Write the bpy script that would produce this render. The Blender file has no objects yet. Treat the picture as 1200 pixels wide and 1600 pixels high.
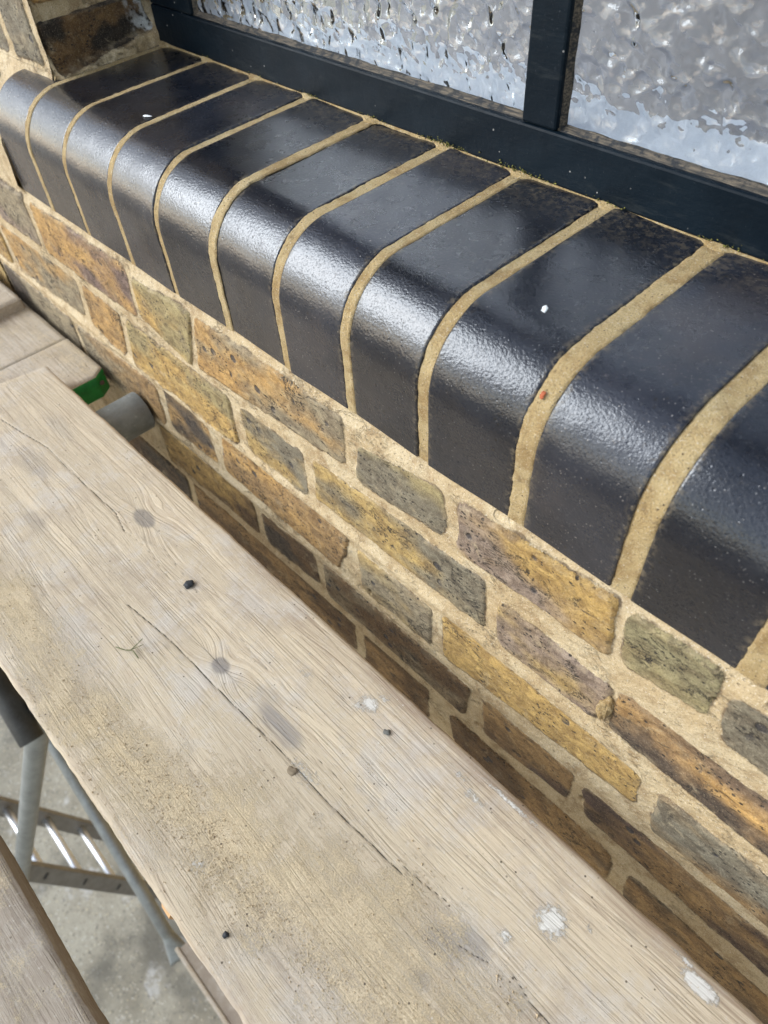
import bpy, bmesh, math, random
import numpy as np
from mathutils import Matrix, Vector

S = bpy.context.scene
# ------------------------------------------------------------------ camera
cam_d = bpy.data.cameras.new('camera'); cam = bpy.data.objects.new('camera', cam_d)
S.collection.objects.link(cam); S.camera = cam
a, b, c = 0.861609862, 0.721316302, -0.0741310965
R = Matrix.Rotation(a, 3, 'Z') @ Matrix.Rotation(b, 3, 'X') @ Matrix.Rotation(c, 3, 'Z')
CAM = Vector((0.762662314, -0.244324175, 0.339849551))
cam.matrix_world = Matrix.Translation(CAM) @ R.to_4x4()
cam_d.sensor_fit = 'VERTICAL'; cam_d.sensor_height = 24.0; cam_d.sensor_width = 18.0
cam_d.lens = 1135.23654 / 1600 * 24.0
cam_d.clip_start = 0.01; cam_d.clip_end = 200
cam_d.dof.use_dof = True; cam_d.dof.focus_distance = 0.52; cam_d.dof.aperture_fstop = 6.5
# ------------------------------------------------------------------ world, sun, exposure
W = bpy.data.worlds.new('World'); S.world = W; W.use_nodes = True
wn = W.node_tree; bg = wn.nodes['Background']
sky = wn.nodes.new('ShaderNodeTexSky'); sky.sky_type = 'NISHITA'; sky.sun_disc = False
SUN_EL, SUN_ROT = math.radians(34), math.radians(228)
sky.sun_elevation = SUN_EL; sky.sun_rotation = SUN_ROT
sky.dust_density = 1.2; sky.air_density = 1.2; sky.ozone_density = 1.0
hs = wn.nodes.new('ShaderNodeHueSaturation'); hs.inputs['Saturation'].default_value = 0.6
wn.links.new(sky.outputs[0], hs.inputs['Color']); wn.links.new(hs.outputs[0], bg.inputs[0])
bg.inputs[1].default_value = 0.15
sun_d = bpy.data.lights.new('sun', 'SUN'); sun = bpy.data.objects.new('sun', sun_d); S.collection.objects.link(sun)
sun_d.energy = 1.7; sun_d.angle = math.radians(38); sun_d.color = (.82, .91, 1.0)
sd = Vector((math.sin(SUN_ROT) * math.cos(SUN_EL), math.cos(SUN_ROT) * math.cos(SUN_EL), math.sin(SUN_EL)))
sun.rotation_euler = (-sd).to_track_quat('-Z', 'Y').to_euler()
S.view_settings.view_transform = 'Standard'; S.view_settings.look = 'None'
S.view_settings.gamma = 1; S.view_settings.exposure = 0.90
S.cycles.caustics_refractive = True

rng = np.random.default_rng(7); random.seed(7)

# ------------------------------------------------------------------ numpy noise
_T = np.random.default_rng(3).random((256, 256))
def vnoise(x, y, seed=0):
    x = np.asarray(x, float) + seed * 17.3; y = np.asarray(y, float) + seed * 9.1
    xi = np.floor(x).astype(int); yi = np.floor(y).astype(int)
    fx = x - xi; fy = y - yi; fx = fx * fx * (3 - 2 * fx); fy = fy * fy * (3 - 2 * fy)
    t = lambda i, j: _T[i % 256, j % 256]
    return (t(xi, yi) * (1 - fx) * (1 - fy) + t(xi + 1, yi) * fx * (1 - fy) + t(xi, yi + 1) * (1 - fx) * fy + t(xi + 1, yi + 1) * fx * fy) * 2 - 1
def fbm(x, y, o=4, seed=0):
    s = 0; amp = 1; tot = 0
    for i in range(o):
        s = s + amp * vnoise(x * 2 ** i, y * 2 ** i, seed + i * 5); tot += amp; amp *= .5
    return s / tot
def sstep(a, b, x):
    t = np.clip((x - a) / (b - a), 0, 1); return t * t * (3 - 2 * t)

# ------------------------------------------------------------------ mesh helpers
def link(name, me, mat=None, parent=None):
    o = bpy.data.objects.new(name, me); S.collection.objects.link(o)
    if mat: me.materials.append(mat)
    if parent: o.parent = parent
    return o
def tag(o, label=None, cat=None, group=None, kind=None):
    if label: o['label'] = label
    if cat: o['category'] = cat
    if group: o['group'] = group
    if kind: o['kind'] = kind
    return o
def empty(name, loc, label, cat, group=None):
    o = bpy.data.objects.new(name, None); S.collection.objects.link(o); o.location = loc; o.empty_display_size = .05
    return tag(o, label, cat, group)
def part(name, me, mat, parent):
    """world-space mesh made into a child of an (unrotated) empty"""
    me.transform(Matrix.Translation(-Vector(parent.location)))
    return link(name, me, mat, parent)
def grid_mesh(name, P, attrs=None, smooth=True, flip=False):
    """P: (n,m,3) array"""
    n, m = P.shape[:2]
    me = bpy.data.meshes.new(name)
    idx = np.arange(n * m).reshape(n, m)
    q = np.stack([idx[:-1, :-1], idx[1:, :-1], idx[1:, 1:], idx[:-1, 1:]], -1).reshape(-1, 4)
    if flip: q = q[:, ::-1]
    me.vertices.add(n * m); me.vertices.foreach_set('co', P.reshape(-1).astype(np.float32))
    me.loops.add(q.size); me.loops.foreach_set('vertex_index', q.reshape(-1).astype(np.int32))
    me.polygons.add(len(q)); me.polygons.foreach_set('loop_start', np.arange(0, q.size, 4, dtype=np.int32))
    me.update(calc_edges=True)
    if smooth: me.polygons.foreach_set('use_smooth', np.ones(len(q), bool))
    for k, v in (attrs or {}).items():
        if v.ndim == 3:
            at = me.attributes.new(k, 'FLOAT_COLOR', 'POINT')
            col = np.ones((n * m, 4), np.float32); col[:, :3] = v.reshape(-1, 3); at.data.foreach_set('color', col.reshape(-1))
        else:
            at = me.attributes.new(k, 'FLOAT', 'POINT'); at.data.foreach_set('value', v.reshape(-1).astype(np.float32))
    return me
def bm_mesh(bm, name='m', smooth=False):
    me = bpy.data.meshes.new(name); bmesh.ops.recalc_face_normals(bm, faces=bm.faces[:]); bm.to_mesh(me); bm.free()
    if smooth: me.polygons.foreach_set('use_smooth', [True] * len(me.polygons))
    return me
def box(bm, x0, x1, y0, y1, z0, z1, bev=0, mtx=None):
    r = bmesh.ops.create_cube(bm, size=1)
    M = Matrix.Translation(((x0 + x1) / 2, (y0 + y1) / 2, (z0 + z1) / 2)) @ Matrix.Diagonal((x1 - x0, y1 - y0, z1 - z0, 1))
    bmesh.ops.transform(bm, matrix=M, verts=r['verts'])
    if bev:
        es = list({e for v in r['verts'] for e in v.link_edges})
        r2 = bmesh.ops.bevel(bm, geom=es, offset=bev, segments=2, affect='EDGES', profile=.5)
        vs = list({v for f in r2['faces'] for v in f.verts} | {v for v in r['verts'] if v.is_valid})
    else: vs = r['verts']
    if mtx: bmesh.ops.transform(bm, matrix=mtx, verts=vs)
def tube(bm, p0, p1, r, seg=28, wall=0.004, rings=1):
    """hollow tube with visible wall thickness at both ends"""
    p0 = Vector(p0); p1 = Vector(p1); d = (p1 - p0); L = d.length; q = d.to_track_quat('Z', 'Y').to_matrix()
    loops = []
    for (z, rr) in [(0, r - wall), (0, r - .0008), (.0008, r)] + [(L * i / rings, r) for i in range(1, rings)] + [(L - .0008, r), (L, r - .0008), (L, r - wall), (L * .5, r - wall)]:
        loops.append([bm.verts.new(p0 + q @ Vector((rr * math.cos(t), rr * math.sin(t), z))) for t in [2 * math.pi * k / seg for k in range(seg)]])
    for i in range(len(loops)):
        A, B = loops[i], loops[(i + 1) % len(loops)]
        for k in range(seg):
            f = bm.faces.new((A[k], A[(k + 1) % seg], B[(k + 1) % seg], B[k])); f.smooth = True

# ------------------------------------------------------------------ material helpers
def mat(name):
    m = bpy.data.materials.new(name); m.use_nodes = True
    return m, m.node_tree, m.node_tree.nodes['Principled BSDF']
class N:
    def __init__(s, nt): s.nt = nt
    def n(s, t, **kw):
        o = s.nt.nodes.new(t)
        for k, v in kw.items(): setattr(o, k, v)
        return o
    def set(s, sock, v):
        if isinstance(v, bpy.types.NodeSocket): s.nt.links.new(v, sock)
        elif isinstance(v, bpy.types.Node): s.nt.links.new(v.outputs[0], sock)
        elif isinstance(v, (tuple, list)) and len(v) == 3 and sock.type == 'RGBA': sock.default_value = (*v, 1)
        else: sock.default_value = v
    def math(s, op, a, b=0.0, c=None, clamp=False):
        o = s.n('ShaderNodeMath', operation=op, use_clamp=clamp); s.set(o.inputs[0], a); s.set(o.inputs[1], b)
        if c is not None: s.set(o.inputs[2], c)
        return o.outputs[0]
    def mix(s, f, a, b, mode='MIX'):
        o = s.n('ShaderNodeMix', data_type='RGBA', blend_type=mode); s.set(o.inputs[0], f); s.set(o.inputs[6], a); s.set(o.inputs[7], b); return o.outputs[2]
    def obj(s): return s.n('ShaderNodeTexCoord').outputs['Object']
    def map(s, v, scale=(1, 1, 1), rot=(0, 0, 0), loc=(0, 0, 0)):
        o = s.n('ShaderNodeMapping'); s.set(o.inputs['Vector'], v); o.inputs['Scale'].default_value = scale; o.inputs['Rotation'].default_value = rot; o.inputs['Location'].default_value = loc; return o.outputs[0]
    def noise(s, v, scale, detail=4, rough=.55, dist=0.0):
        o = s.n('ShaderNodeTexNoise'); s.set(o.inputs['Vector'], v); o.inputs['Scale'].default_value = scale; o.inputs['Detail'].default_value = detail; o.inputs['Roughness'].default_value = rough; o.inputs['Distortion'].default_value = dist; return o.outputs['Fac']
    def vor(s, v, scale, feature='F1', rand=1.0, out='Distance'):
        o = s.n('ShaderNodeTexVoronoi', feature=feature); s.set(o.inputs['Vector'], v); o.inputs['Scale'].default_value = scale; o.inputs['Randomness'].default_value = rand; return o.outputs[out]
    def ss(s, a, b, x):
        o = s.n('ShaderNodeMapRange', interpolation_type='SMOOTHSTEP', clamp=True); s.set(o.inputs[0], x); s.set(o.inputs[1], a); s.set(o.inputs[2], b); return o.outputs[0]
    def attr(s, name, out='Fac'): return s.n('ShaderNodeAttribute', attribute_name=name).outputs[out]
    def bump(s, h, dist, strength=1.0, nrm=None):
        o = s.n('ShaderNodeBump'); s.set(o.inputs['Height'], h); o.inputs['Distance'].default_value = dist; o.inputs['Strength'].default_value = strength
        if nrm is not None: s.set(o.inputs['Normal'], nrm)
        return o.outputs[0]

# sandy buff mortar colour network, reused
def mortar_col(g, P, base=(.50, .365, .195), dark=(.36, .245, .12), light=(.60, .475, .29)):
    n1 = g.noise(P, 28, 5, .6); n2 = g.noise(P, 820, 3, .85)
    c1 = g.mix(g.ss(.35, .68, n1), base, light)
    c1 = g.mix(g.ss(.56, .30, g.noise(P, 60, 4, .6)), c1, dark)
    grains = g.ss(.57, .66, n2)
    c2 = g.mix(grains, c1, (.70, .62, .48))
    return g.mix(g.math('MULTIPLY', g.ss(.46, .34, n2), .8), c2, (.22, .15, .08))

# ---- stock brick wall material (sdf: metres, positive inside a brick)
mW, nt, pb = mat('stock_brick_wall'); g = N(nt); P = g.obj()
sdf = g.attr('sdf'); tint = g.attr('tint', 'Color')
jit = g.math('MULTIPLY', g.math('SUBTRACT', g.noise(P, 220, 4, .65), .5), .0030)
jit2 = g.math('MULTIPLY', g.math('SUBTRACT', g.noise(P, 1500, 2, .6), .5), .0012)
d = g.math('ADD', g.math('ADD', sdf, jit), jit2)
bmask = g.ss(-.00015, .00015, d)
Ps = g.map(P, (1, 1, 1.4), (0, math.radians(12), 0))
mott = g.noise(Ps, 70, 6, .68, .6)
bc = g.mix(g.ss(.30, .70, mott), g.mix(1.0, tint, (.62, .56, .50), 'MULTIPLY'), g.mix(1.0, tint, (1.22, 1.20, 1.12), 'MULTIPLY'))
bc = g.mix(g.math('MULTIPLY', g.ss(.55, .75, g.noise(P, 33, 5, .7)), .55), bc, (.20, .17, .125))
bc = g.mix(g.math('MULTIPLY', g.ss(.57, .72, g.noise(P, 48, 5, .7, .8)), .5), bc, (.46, .38, .25))
streak = g.noise(g.map(P, (1, 1, 2.4), (0, math.radians(-7), 0)), 75, 6, .75, .9)
bc = g.mix(g.math('MULTIPLY', g.ss(.57, .66, streak), .65), bc, (.060, .045, .032))
spots = g.math('MULTIPLY', g.ss(.26, .17, g.vor(g.map(P, (1, 1, 1.5)), 190)), g.ss(.46, .56, g.noise(P, 45, 2)))
bc = g.mix(g.math('MULTIPLY', spots, .9), bc, (.028, .022, .02))
big = g.ss(.21, .15, g.vor(P, 46)); big = g.math('MULTIPLY', big, g.ss(.50, .58, g.noise(P, 30, 2)))
bc = g.mix(g.math('MULTIPLY', big, .85), bc, (.05, .045, .05))
crk = g.math('ABSOLUTE', g.math('SUBTRACT', g.noise(g.map(P, (1, 1, 2.0), (0, .5, 0)), 30, 6, .68, .8), .5))
crk = g.math('MULTIPLY', g.ss(.012, .004, crk), g.ss(.52, .62, g.noise(P, 26, 3)))
bc = g.mix(crk, bc, (.03, .024, .02))
gr = g.noise(P, 900, 4, .78)
bc = g.mix(g.math('MULTIPLY', g.ss(.52, .70, gr), .50), bc, (.50, .42, .30))
bc = g.mix(g.math('MULTIPLY', g.ss(.48, .32, gr), .65), bc, (.06, .044, .028))
gm = g.n('ShaderNodeGamma'); g.set(gm.inputs[0], bc); gm.inputs[1].default_value = 1.22
hsv = g.n('ShaderNodeHueSaturation'); g.set(hsv.inputs['Color'], gm.outputs[0]); hsv.inputs['Saturation'].default_value = 1.0; hsv.inputs['Value'].default_value = 1.32
bc = hsv.outputs[0]
# mortar smeared thinly over some arrises
smear = g.math('MULTIPLY', g.ss(.0060, .0004, d), g.ss(.46, .62, g.noise(P, 75, 4, .65)))
mc = mortar_col(g, P)
# dirt line and weathering where the pointing meets the brick
mc = g.mix(g.math('MULTIPLY', g.math('MULTIPLY', g.ss(-.0022, -.0004, d), g.ss(.44, .62, g.noise(P, 55, 3))), .8), mc, (.10, .06, .03))
mc = g.mix(g.math('MULTIPLY', g.ss(.60, .75, g.noise(P, 17, 4, .7)), .4), mc, (.33, .29, .22))
bc = g.mix(g.math('MULTIPLY', smear, .35), bc, mc)
col = g.mix(bmask, mc, bc)
col = g.mix(g.math('MULTIPLY', g.attr('damp'), .8), col, g.mix(1.0, col, (.42, .33, .20), 'MULTIPLY'))
g.set(pb.inputs['Base Color'], col)
g.set(pb.inputs['Roughness'], g.math('MULTIPLY_ADD', gr, .3, .60))
hgt = g.math('ADD', g.math('MULTIPLY', mott, .55), g.math('MULTIPLY', gr, .25))
hgt = g.math('SUBTRACT', hgt, g.math('MULTIPLY', crk, .7)); hgt = g.math('SUBTRACT', hgt, g.math('MULTIPLY', spots, .35)); hgt = g.math('SUBTRACT', hgt, g.math('MULTIPLY', big, .5))
hgt = g.math('ADD', hgt, g.math('MULTIPLY', g.ss(-.0012, .0008, d), .35))
g.set(pb.inputs['Normal'], g.bump(hgt, .0028, 1.0)); M_wall = mW

# ---- sill mortar
mM, nt, pb = mat('sill_mortar'); g = N(nt); P = g.obj()
mc = mortar_col(g, P, (.52, .36, .155), (.39, .25, .095), (.60, .45, .225))
mc = g.mix(g.math('MULTIPLY', g.ss(.58, .70, g.noise(P, 70, 5, .75)), .6), mc, (.22, .14, .06))
mc = g.mix(g.math('MULTIPLY', g.ss(.16, .09, g.vor(P, 240)), g.ss(.48, .56, g.noise(P, 60, 2))), mc, (.09, .055, .025))
g.set(pb.inputs['Base Color'], mc); pb.inputs['Roughness'].default_value = .85
g.set(pb.inputs['Normal'], g.bump(g.math('ADD', g.math('MULTIPLY', g.noise(P, 820, 3, .85), 1.5), g.math('MULTIPLY', g.noise(P, 160, 3), .8)), .0014, 1.0)); M_mortar = mM

# ---- blue engineering brick
mB, nt, pb = mat('blue_engineering_brick'); g = N(nt); P = g.obj()
c0 = g.mix(g.ss(.35, .65, g.noise(P, 22, 4)), (.0042, .0058, .0100), (.0090, .0112, .0170))
c0 = g.mix(g.math('MULTIPLY', g.ss(.52, .68, g.noise(P, 12, 3, .6)), .5), c0, (.019, .0175, .019))
c0 = g.mix(g.math('MULTIPLY', g.ss(.56, .70, g.noise(P, 380, 5, .8)), .6), c0, (.055, .053, .052))
sp = g.math('MULTIPLY', g.ss(.24, .12, g.math('ADD', g.vor(P, 330), g.math('MULTIPLY', g.noise(P, 900, 2), .12))), g.ss(.47, .58, g.noise(P, 110, 3)))
c0 = g.mix(g.math('MULTIPLY', sp, .6), c0, (.15, .145, .14))
c0 = g.mix(g.math('MULTIPLY', g.ss(.20, .12, g.vor(g.map(P, (1, 1, 1), (.3, .2, .9)), 170)), g.ss(.52, .60, g.noise(P, 60, 2))), c0, (.006, .006, .007))
c0 = g.mix(g.attr('tone'), c0, g.mix(1.0, c0, (2.1, 1.9, 1.75), 'MULTIPLY'))
wear = g.attr('wear'); lime = g.math('MULTIPLY', wear, g.ss(.46, .64, g.noise(P, 260, 5, .7)))
c0 = g.mix(g.math('MULTIPLY', lime, .55), c0, (.21, .165, .105))
g.set(pb.inputs['Base Color'], c0)
rg = g.math('MULTIPLY_ADD', g.noise(P, 55, 4, .6), .16, .20); rg = g.math('ADD', rg, g.math('MULTIPLY', lime, .3))
g.set(pb.inputs['Roughness'], rg); pb.inputs['Specular IOR Level'].default_value = .12; pb.inputs['IOR'].default_value = 1.45
pit = g.ss(.50, .62, g.noise(P, 760, 3, .8)); tn = g.attr('tone')
g.set(pb.inputs['Coat Weight'], g.math('SUBTRACT', 1.0, g.math('MAXIMUM', g.math('MULTIPLY', lime, .6), g.math('MULTIPLY', pit, .62)))); g.set(pb.inputs['Coat Roughness'], g.math('ADD', g.math('MULTIPLY_ADD', g.noise(P, 40, 4), .14, .07), g.math('MULTIPLY', tn, .06))); pb.inputs['Coat IOR'].default_value = 1.58
h = g.math('ADD', g.math('MULTIPLY', g.noise(g.map(P, (.8, 1, 1)), 620, 2, .6), 1.15), g.math('MULTIPLY', g.noise(P, 110, 3, .5), .18))
h = g.math('ADD', h, g.math('MULTIPLY', sp, .5)); h = g.math('SUBTRACT', h, g.math('MULTIPLY', g.ss(.12, .04, g.vor(P, 120)), .7))
bn = g.bump(h, .00021, 1.0)
g.set(pb.inputs['Normal'], bn); g.set(pb.inputs['Coat Normal'], bn); M_blue = mB

# ---- painted timber frame
mF, nt, pb = mat('navy_gloss_paint'); g = N(nt); P = g.obj()
c0 = g.mix(g.ss(.4, .65, g.noise(P, 25, 4)), (.0016, .0058, .0105), (.0036, .0092, .0150))
c0 = g.mix(g.math('MULTIPLY', g.ss(.60, .76, g.noise(P, 500, 4, .75)), .5), c0, (.09, .10, .11))
c0 = g.mix(g.math('MULTIPLY', g.ss(.10, .06, g.vor(P, 120)), g.ss(.52, .6, g.noise(P, 40))), c0, (.35, .34, .32))
c0 = g.mix(g.math('MULTIPLY', g.ss(.56, .7, g.noise(g.map(P, (.4, 1, 2)), 38, 5, .7)), .35), c0, (.035, .04, .04))
g.set(pb.inputs['Base Color'], c0); g.set(pb.inputs['Roughness'], g.math('MULTIPLY_ADD', g.noise(P, 80, 4), .2, .34)); pb.inputs['IOR'].default_value = 1.4; pb.inputs['Specular IOR Level'].default_value = .2
g.set(pb.inputs['Normal'], g.bump(g.math('ADD', g.noise(P, 130, 3), g.math('MULTIPLY', g.noise(g.map(P, (3, 20, 20)), 20, 4), .5)), .0006, .6)); M_frame = mF
# ---- dirty glazing putty
mP, nt, pb = mat('weathered_putty'); g = N(nt); P = g.obj()
st = g.noise(g.map(P, (.25, 3, 3)), 260, 5, .7)
stv = g.noise(g.map(P, (3, 3, .25)), 260, 5, .7)
c0 = g.mix(g.ss(.38, .62, st), (.028, .025, .021), (.14, .11, .075))
c0 = g.mix(g.ss(.48, .62, g.noise(P, 120, 5, .7)), c0, (.012, .014, .016))
g.set(pb.inputs['Base Color'], c0); pb.inputs['Roughness'].default_value = .75
g.set(pb.inputs['Normal'], g.bump(st, .001, .8)); M_putty = mP
# ---- hammered glass
mG, nt, pb = mat('hammered_glass'); g = N(nt); P = g.obj()
Pw = g.n('ShaderNodeVectorMath', operation='ADD'); nn = g.n('ShaderNodeTexNoise'); g.set(nn.inputs['Vector'], P); nn.inputs['Scale'].default_value = 60
sc = g.n('ShaderNodeVectorMath', operation='SCALE'); g.set(sc.inputs[0], nn.outputs['Color']); sc.inputs['Scale'].default_value = .012
g.set(Pw.inputs[0], P); g.set(Pw.inputs[1], sc.outputs[0])
vs_ = g.n('ShaderNodeTexVoronoi', feature='SMOOTH_F1'); g.set(vs_.inputs['Vector'], Pw.outputs[0]); vs_.inputs['Scale'].default_value = 86; vs_.inputs['Smoothness'].default_value = .45; v1 = vs_.outputs['Distance']; v2 = g.noise(P, 60, 1, .4)
h = g.math('ADD', g.math('ADD', g.math('MULTIPLY', v1, .7), g.math('MULTIPLY', v1, .25)), g.math('MULTIPLY', v2, .5))
pb.inputs['Base Color'].default_value = (.93, .96, .97, 1); pb.inputs['Roughness'].default_value = .015
pb.inputs['Transmission Weight'].default_value = 1; pb.inputs['IOR'].default_value = 1.5
g.set(pb.inputs['Normal'], g.bump(h, .0027, 1.0)); M_glass = mG

# ---- weathered scaffold board (uses attributes on the main board; zero elsewhere)
def board_mat(name, tone=(.56, .455, .315), dusty=1.0, seed=0.0, grain=1.0):
    m, nt, pb = mat(name); g = N(nt); P = g.map(g.obj(), (1, 1, 1), (0, 0, 0), (seed, seed * .7, 0))
    wob = g.math('MULTIPLY', g.math('SUBTRACT', g.noise(g.map(P, (.8, 3, 1)), 4, 2), .5), .022)
    kn = g.attr('grainshift')
    sx = g.n('ShaderNodeSeparateXYZ'); g.set(sx.inputs[0], P)
    yy = g.math('ADD', g.math('ADD', sx.outputs[1], wob), kn)
    cx = g.n('ShaderNodeCombineXYZ'); g.set(cx.inputs[0], g.math('MULTIPLY', sx.outputs[0], .055)); g.set(cx.inputs[1], yy); g.set(cx.inputs[2], g.math('MULTIPLY', sx.outputs[2], 1.0))
    G = cx.outputs[0]
    gl = g.noise(G, 330, 2, .5)             # growth rings
    gf = g.noise(G, 1500, 3, .65)             # fibres
    gb = g.noise(G, 45, 3, .5)
    ph = g.math('ADD', g.math('MULTIPLY', yy, 120.0), g.math('MULTIPLY', g.noise(G, 60, 3, .6), 9.0))
    fr = g.math('FRACT', ph)
    ring = g.math('MULTIPLY', g.math('MULTIPLY', g.ss(.42, .90, fr), g.ss(1.0, .93, fr)), g.ss(.30, .60, g.noise(G, 90, 3, .6)))
    c = g.mix(g.ss(.3, .7, gb), tuple(t * .90 for t in tone), tuple(min(1, t * 1.12) for t in tone))
    c = g.mix(g.math('MULTIPLY', ring, .24 * grain), c, (tone[0] * .50, tone[1] * .46, tone[2] * .47))
    c = g.mix(g.math('MULTIPLY', g.ss(.50, .66, gl), .30 * grain), c, (tone[0] * .62, tone[1] * .56, tone[2] * .56))
    c = g.mix(g.math('MULTIPLY', g.ss(.55, .68, gf), .38 * grain), c, (tone[0] * .50, tone[1] * .46, tone[2] * .45))
    c = g.mix(g.math('MULTIPLY', g.ss(.46, .30, gf), .25), c, (.56, .49, .41))
    c = g.mix(g.math('MULTIPLY', g.ss(.48, .66, g.noise(P, 9, 6, .72)), .6), c, (tone[0] * .68, tone[1] * .66, tone[2] * .70))
    c = g.mix(g.math('MULTIPLY', g.ss(.47, .66, g.noise(P, 17, 6, .75)), .55), c, (.56, .51, .45))
    c = g.mix(g.math('MULTIPLY', g.ss(.56, .68, g.noise(P, 190, 5, .8)), .45), c, (.60, .54, .45))
    c = g.mix(g.math('MULTIPLY', g.ss(.58, .70, g.noise(g.map(P, (1, 1, 1), (0, 0, 0), (.37, .11, 0)), 230, 5, .8)), .40), c, (.19, .15, .115))
    c = g.mix(g.math('MULTIPLY', g.ss(.60, .72, g.noise(g.map(P, (.5, 1.3, 1)), 28, 5, .7)), .30), c, (.20, .165, .14))
    # reddish bare arris
    c = g.mix(g.math('MULTIPLY', g.attr('edge'), g.math('MULTIPLY', g.ss(.25, .75, gl), .75)), c, (.25, .165, .105))
    # knots
    k = g.attr('knot'); c = g.mix(g.math('MULTIPLY', k, g.math('MULTIPLY_ADD', g.noise(P, 300, 4, .7), .6, .35)), c, (.165, .145, .135))
    # grey stains
    c = g.mix(g.math('MULTIPLY', g.math('MULTIPLY', g.attr('stain'), g.math('MULTIPLY_ADD', gl, .8, .3)), .85), c, (.20, .185, .18))
    # buff sand dust lying in the grain
    dn = g.noise(P, 760, 4, .85); dn2 = g.noise(P, 34, 5, .7)
    dust = g.math('ADD', g.math('MULTIPLY', g.attr('dust'), .85), g.math('MULTIPLY', g.math('SUBTRACT', dn2, .5), 2.2))
    dust = g.math('ADD', dust, g.math('MULTIPLY', g.math('SUBTRACT', gl, .5), .5))
    dm = g.math('MULTIPLY', g.ss(.30, .85, g.math('ADD', dust, g.math('MULTIPLY', g.math('SUBTRACT', dn, .5), 1.5))), dusty)
    dc = g.mix(g.ss(.35, .65, dn), (.46, .335, .175), (.70, .55, .325))
    c = g.mix(g.math('MULTIPLY', dm, .66), c, dc)
    # little specks
    c = g.mix(g.math('MULTIPLY', g.ss(.13, .07, g.vor(P, 140)), g.ss(.50, .58, g.noise(P, 35, 3))), c, (.12, .09, .06))
    c = g.mix(g.math('MULTIPLY', g.math('MULTIPLY', g.ss(.15, .08, g.math('ADD', g.vor(g.map(P, (1, 1, 1), (0, 0, .7)), 110), g.math('MULTIPLY', g.noise(P, 500, 3), .12))), g.ss(.55, .63, g.noise(P, 25, 3))), .8), c, (.72, .68, .60))
    # lime / plaster splashes
    w = g.math('ADD', g.attr('splat'), g.math('MULTIPLY', g.math('SUBTRACT', g.noise(P, 300, 6, .85), .5), 2.4))
    w = g.ss(.40, .75, w); w = g.math('MULTIPLY', w, g.ss(.02, .12, g.attr('splat')))
    c = g.mix(g.math('MULTIPLY', w, .82), c, (.70, .67, .61))
    # shakes
    ck = g.math('ADD', g.math('SUBTRACT', .004, g.attr('crack')), g.math('MULTIPLY', g.math('SUBTRACT', g.noise(P, 500, 2), .5), .0007))
    ckm = g.ss(.00072, .00016, ck)
    c = g.mix(g.math('MULTIPLY', ckm, .85), c, (.050, .040, .032))
    g.set(pb.inputs['Base Color'], c); g.set(pb.inputs['Roughness'], g.math('MULTIPLY_ADD', gf, .25, .66))
    h = g.math('ADD', g.math('MULTIPLY', ring, -.40), g.math('MULTIPLY', gf, -.50))
    h = g.math('ADD', h, g.math('MULTIPLY', g.math('MULTIPLY', dm, dn), .8)); h = g.math('ADD', h, g.math('MULTIPLY', w, .6)); h = g.math('SUBTRACT', h, g.math('MULTIPLY', ckm, 1.6))
    g.set(pb.inputs['Normal'], g.bump(h, .0011, .8))
    return m
M_board = board_mat('weathered_board')
M_board2 = board_mat('grey_board', (.33, .27, .205), .9, 3.1)
M_board3 = board_mat('pale_board', (.45, .37, .27), .9, 5.7)
mS, nt, pb = mat('fresh_split_wood'); g = N(nt); P = g.obj()
g.set(pb.inputs['Base Color'], g.mix(g.noise(g.map(P, (1, 8, 8)), 60, 4), (.52, .27, .11), (.66, .42, .21))); pb.inputs['Roughness'].default_value = .8; M_split = mS
mE, nt, pb = mat('green_painted_board_end'); g = N(nt); P = g.obj()
c0 = g.mix(g.ss(.58, .70, g.noise(P, 150, 5, .7)), (.012, .25, .035), (.11, .10, .05))
c0 = g.mix(g.math('MULTIPLY', g.ss(.45, .7, g.noise(P, 60, 4)), .5), c0, (.004, .085, .015))
g.set(pb.inputs['Base Color'], c0); pb.inputs['Roughness'].default_value = .5
g.set(pb.inputs['Normal'], g.bump(g.noise(P, 300, 3), .0006, .6)); M_green = mE

def metal_mat(name, base, dark, rough=.45, metallic=.75, spots=.4):
    m, nt, pb = mat(name); g = N(nt); P = g.obj()
    c = g.mix(g.math('MULTIPLY', g.ss(.35, .68, g.noise(P, 22, 6, .75)), .7), base, dark)
    c = g.mix(g.math('MULTIPLY', g.ss(.56, .70, g.noise(P, 130, 5, .7)), spots), c, tuple(min(1, t * 1.7) for t in base))
    c = g.mix(g.math('MULTIPLY', g.ss(.60, .75, g.noise(P, 75, 5, .75)), .45), c, (.10, .075, .05))
    g.set(pb.inputs['Base Color'], c); pb.inputs['Metallic'].default_value = metallic
    g.set(pb.inputs['Roughness'], g.math('MULTIPLY_ADD', g.noise(P, 60, 4), .3, rough - .1))
    g.set(pb.inputs['Normal'], g.bump(g.noise(P, 240, 4, .7), .0008, .6)); return m
M_tube = metal_mat('weathered_galvanised', (.30, .32, .31), (.17, .18, .17), .55, .35)
M_tubed = metal_mat('dark_stained_tube', (.10, .10, .095), (.05, .047, .04), .6, .3)
M_tube2 = metal_mat('dull_galvanised', (.38, .39, .37), (.24, .245, .23), .45, .55)
M_alu = metal_mat('ladder_aluminium', (.30, .285, .26), (.20, .185, .165), .5, .6, .2)
M_rung = metal_mat('bright_aluminium', (.80, .82, .86), (.66, .68, .72), .28, .9, .1)
M_rust = metal_mat('rusty_steel', (.16, .10, .065), (.075, .05, .035), .8, .2)
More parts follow.
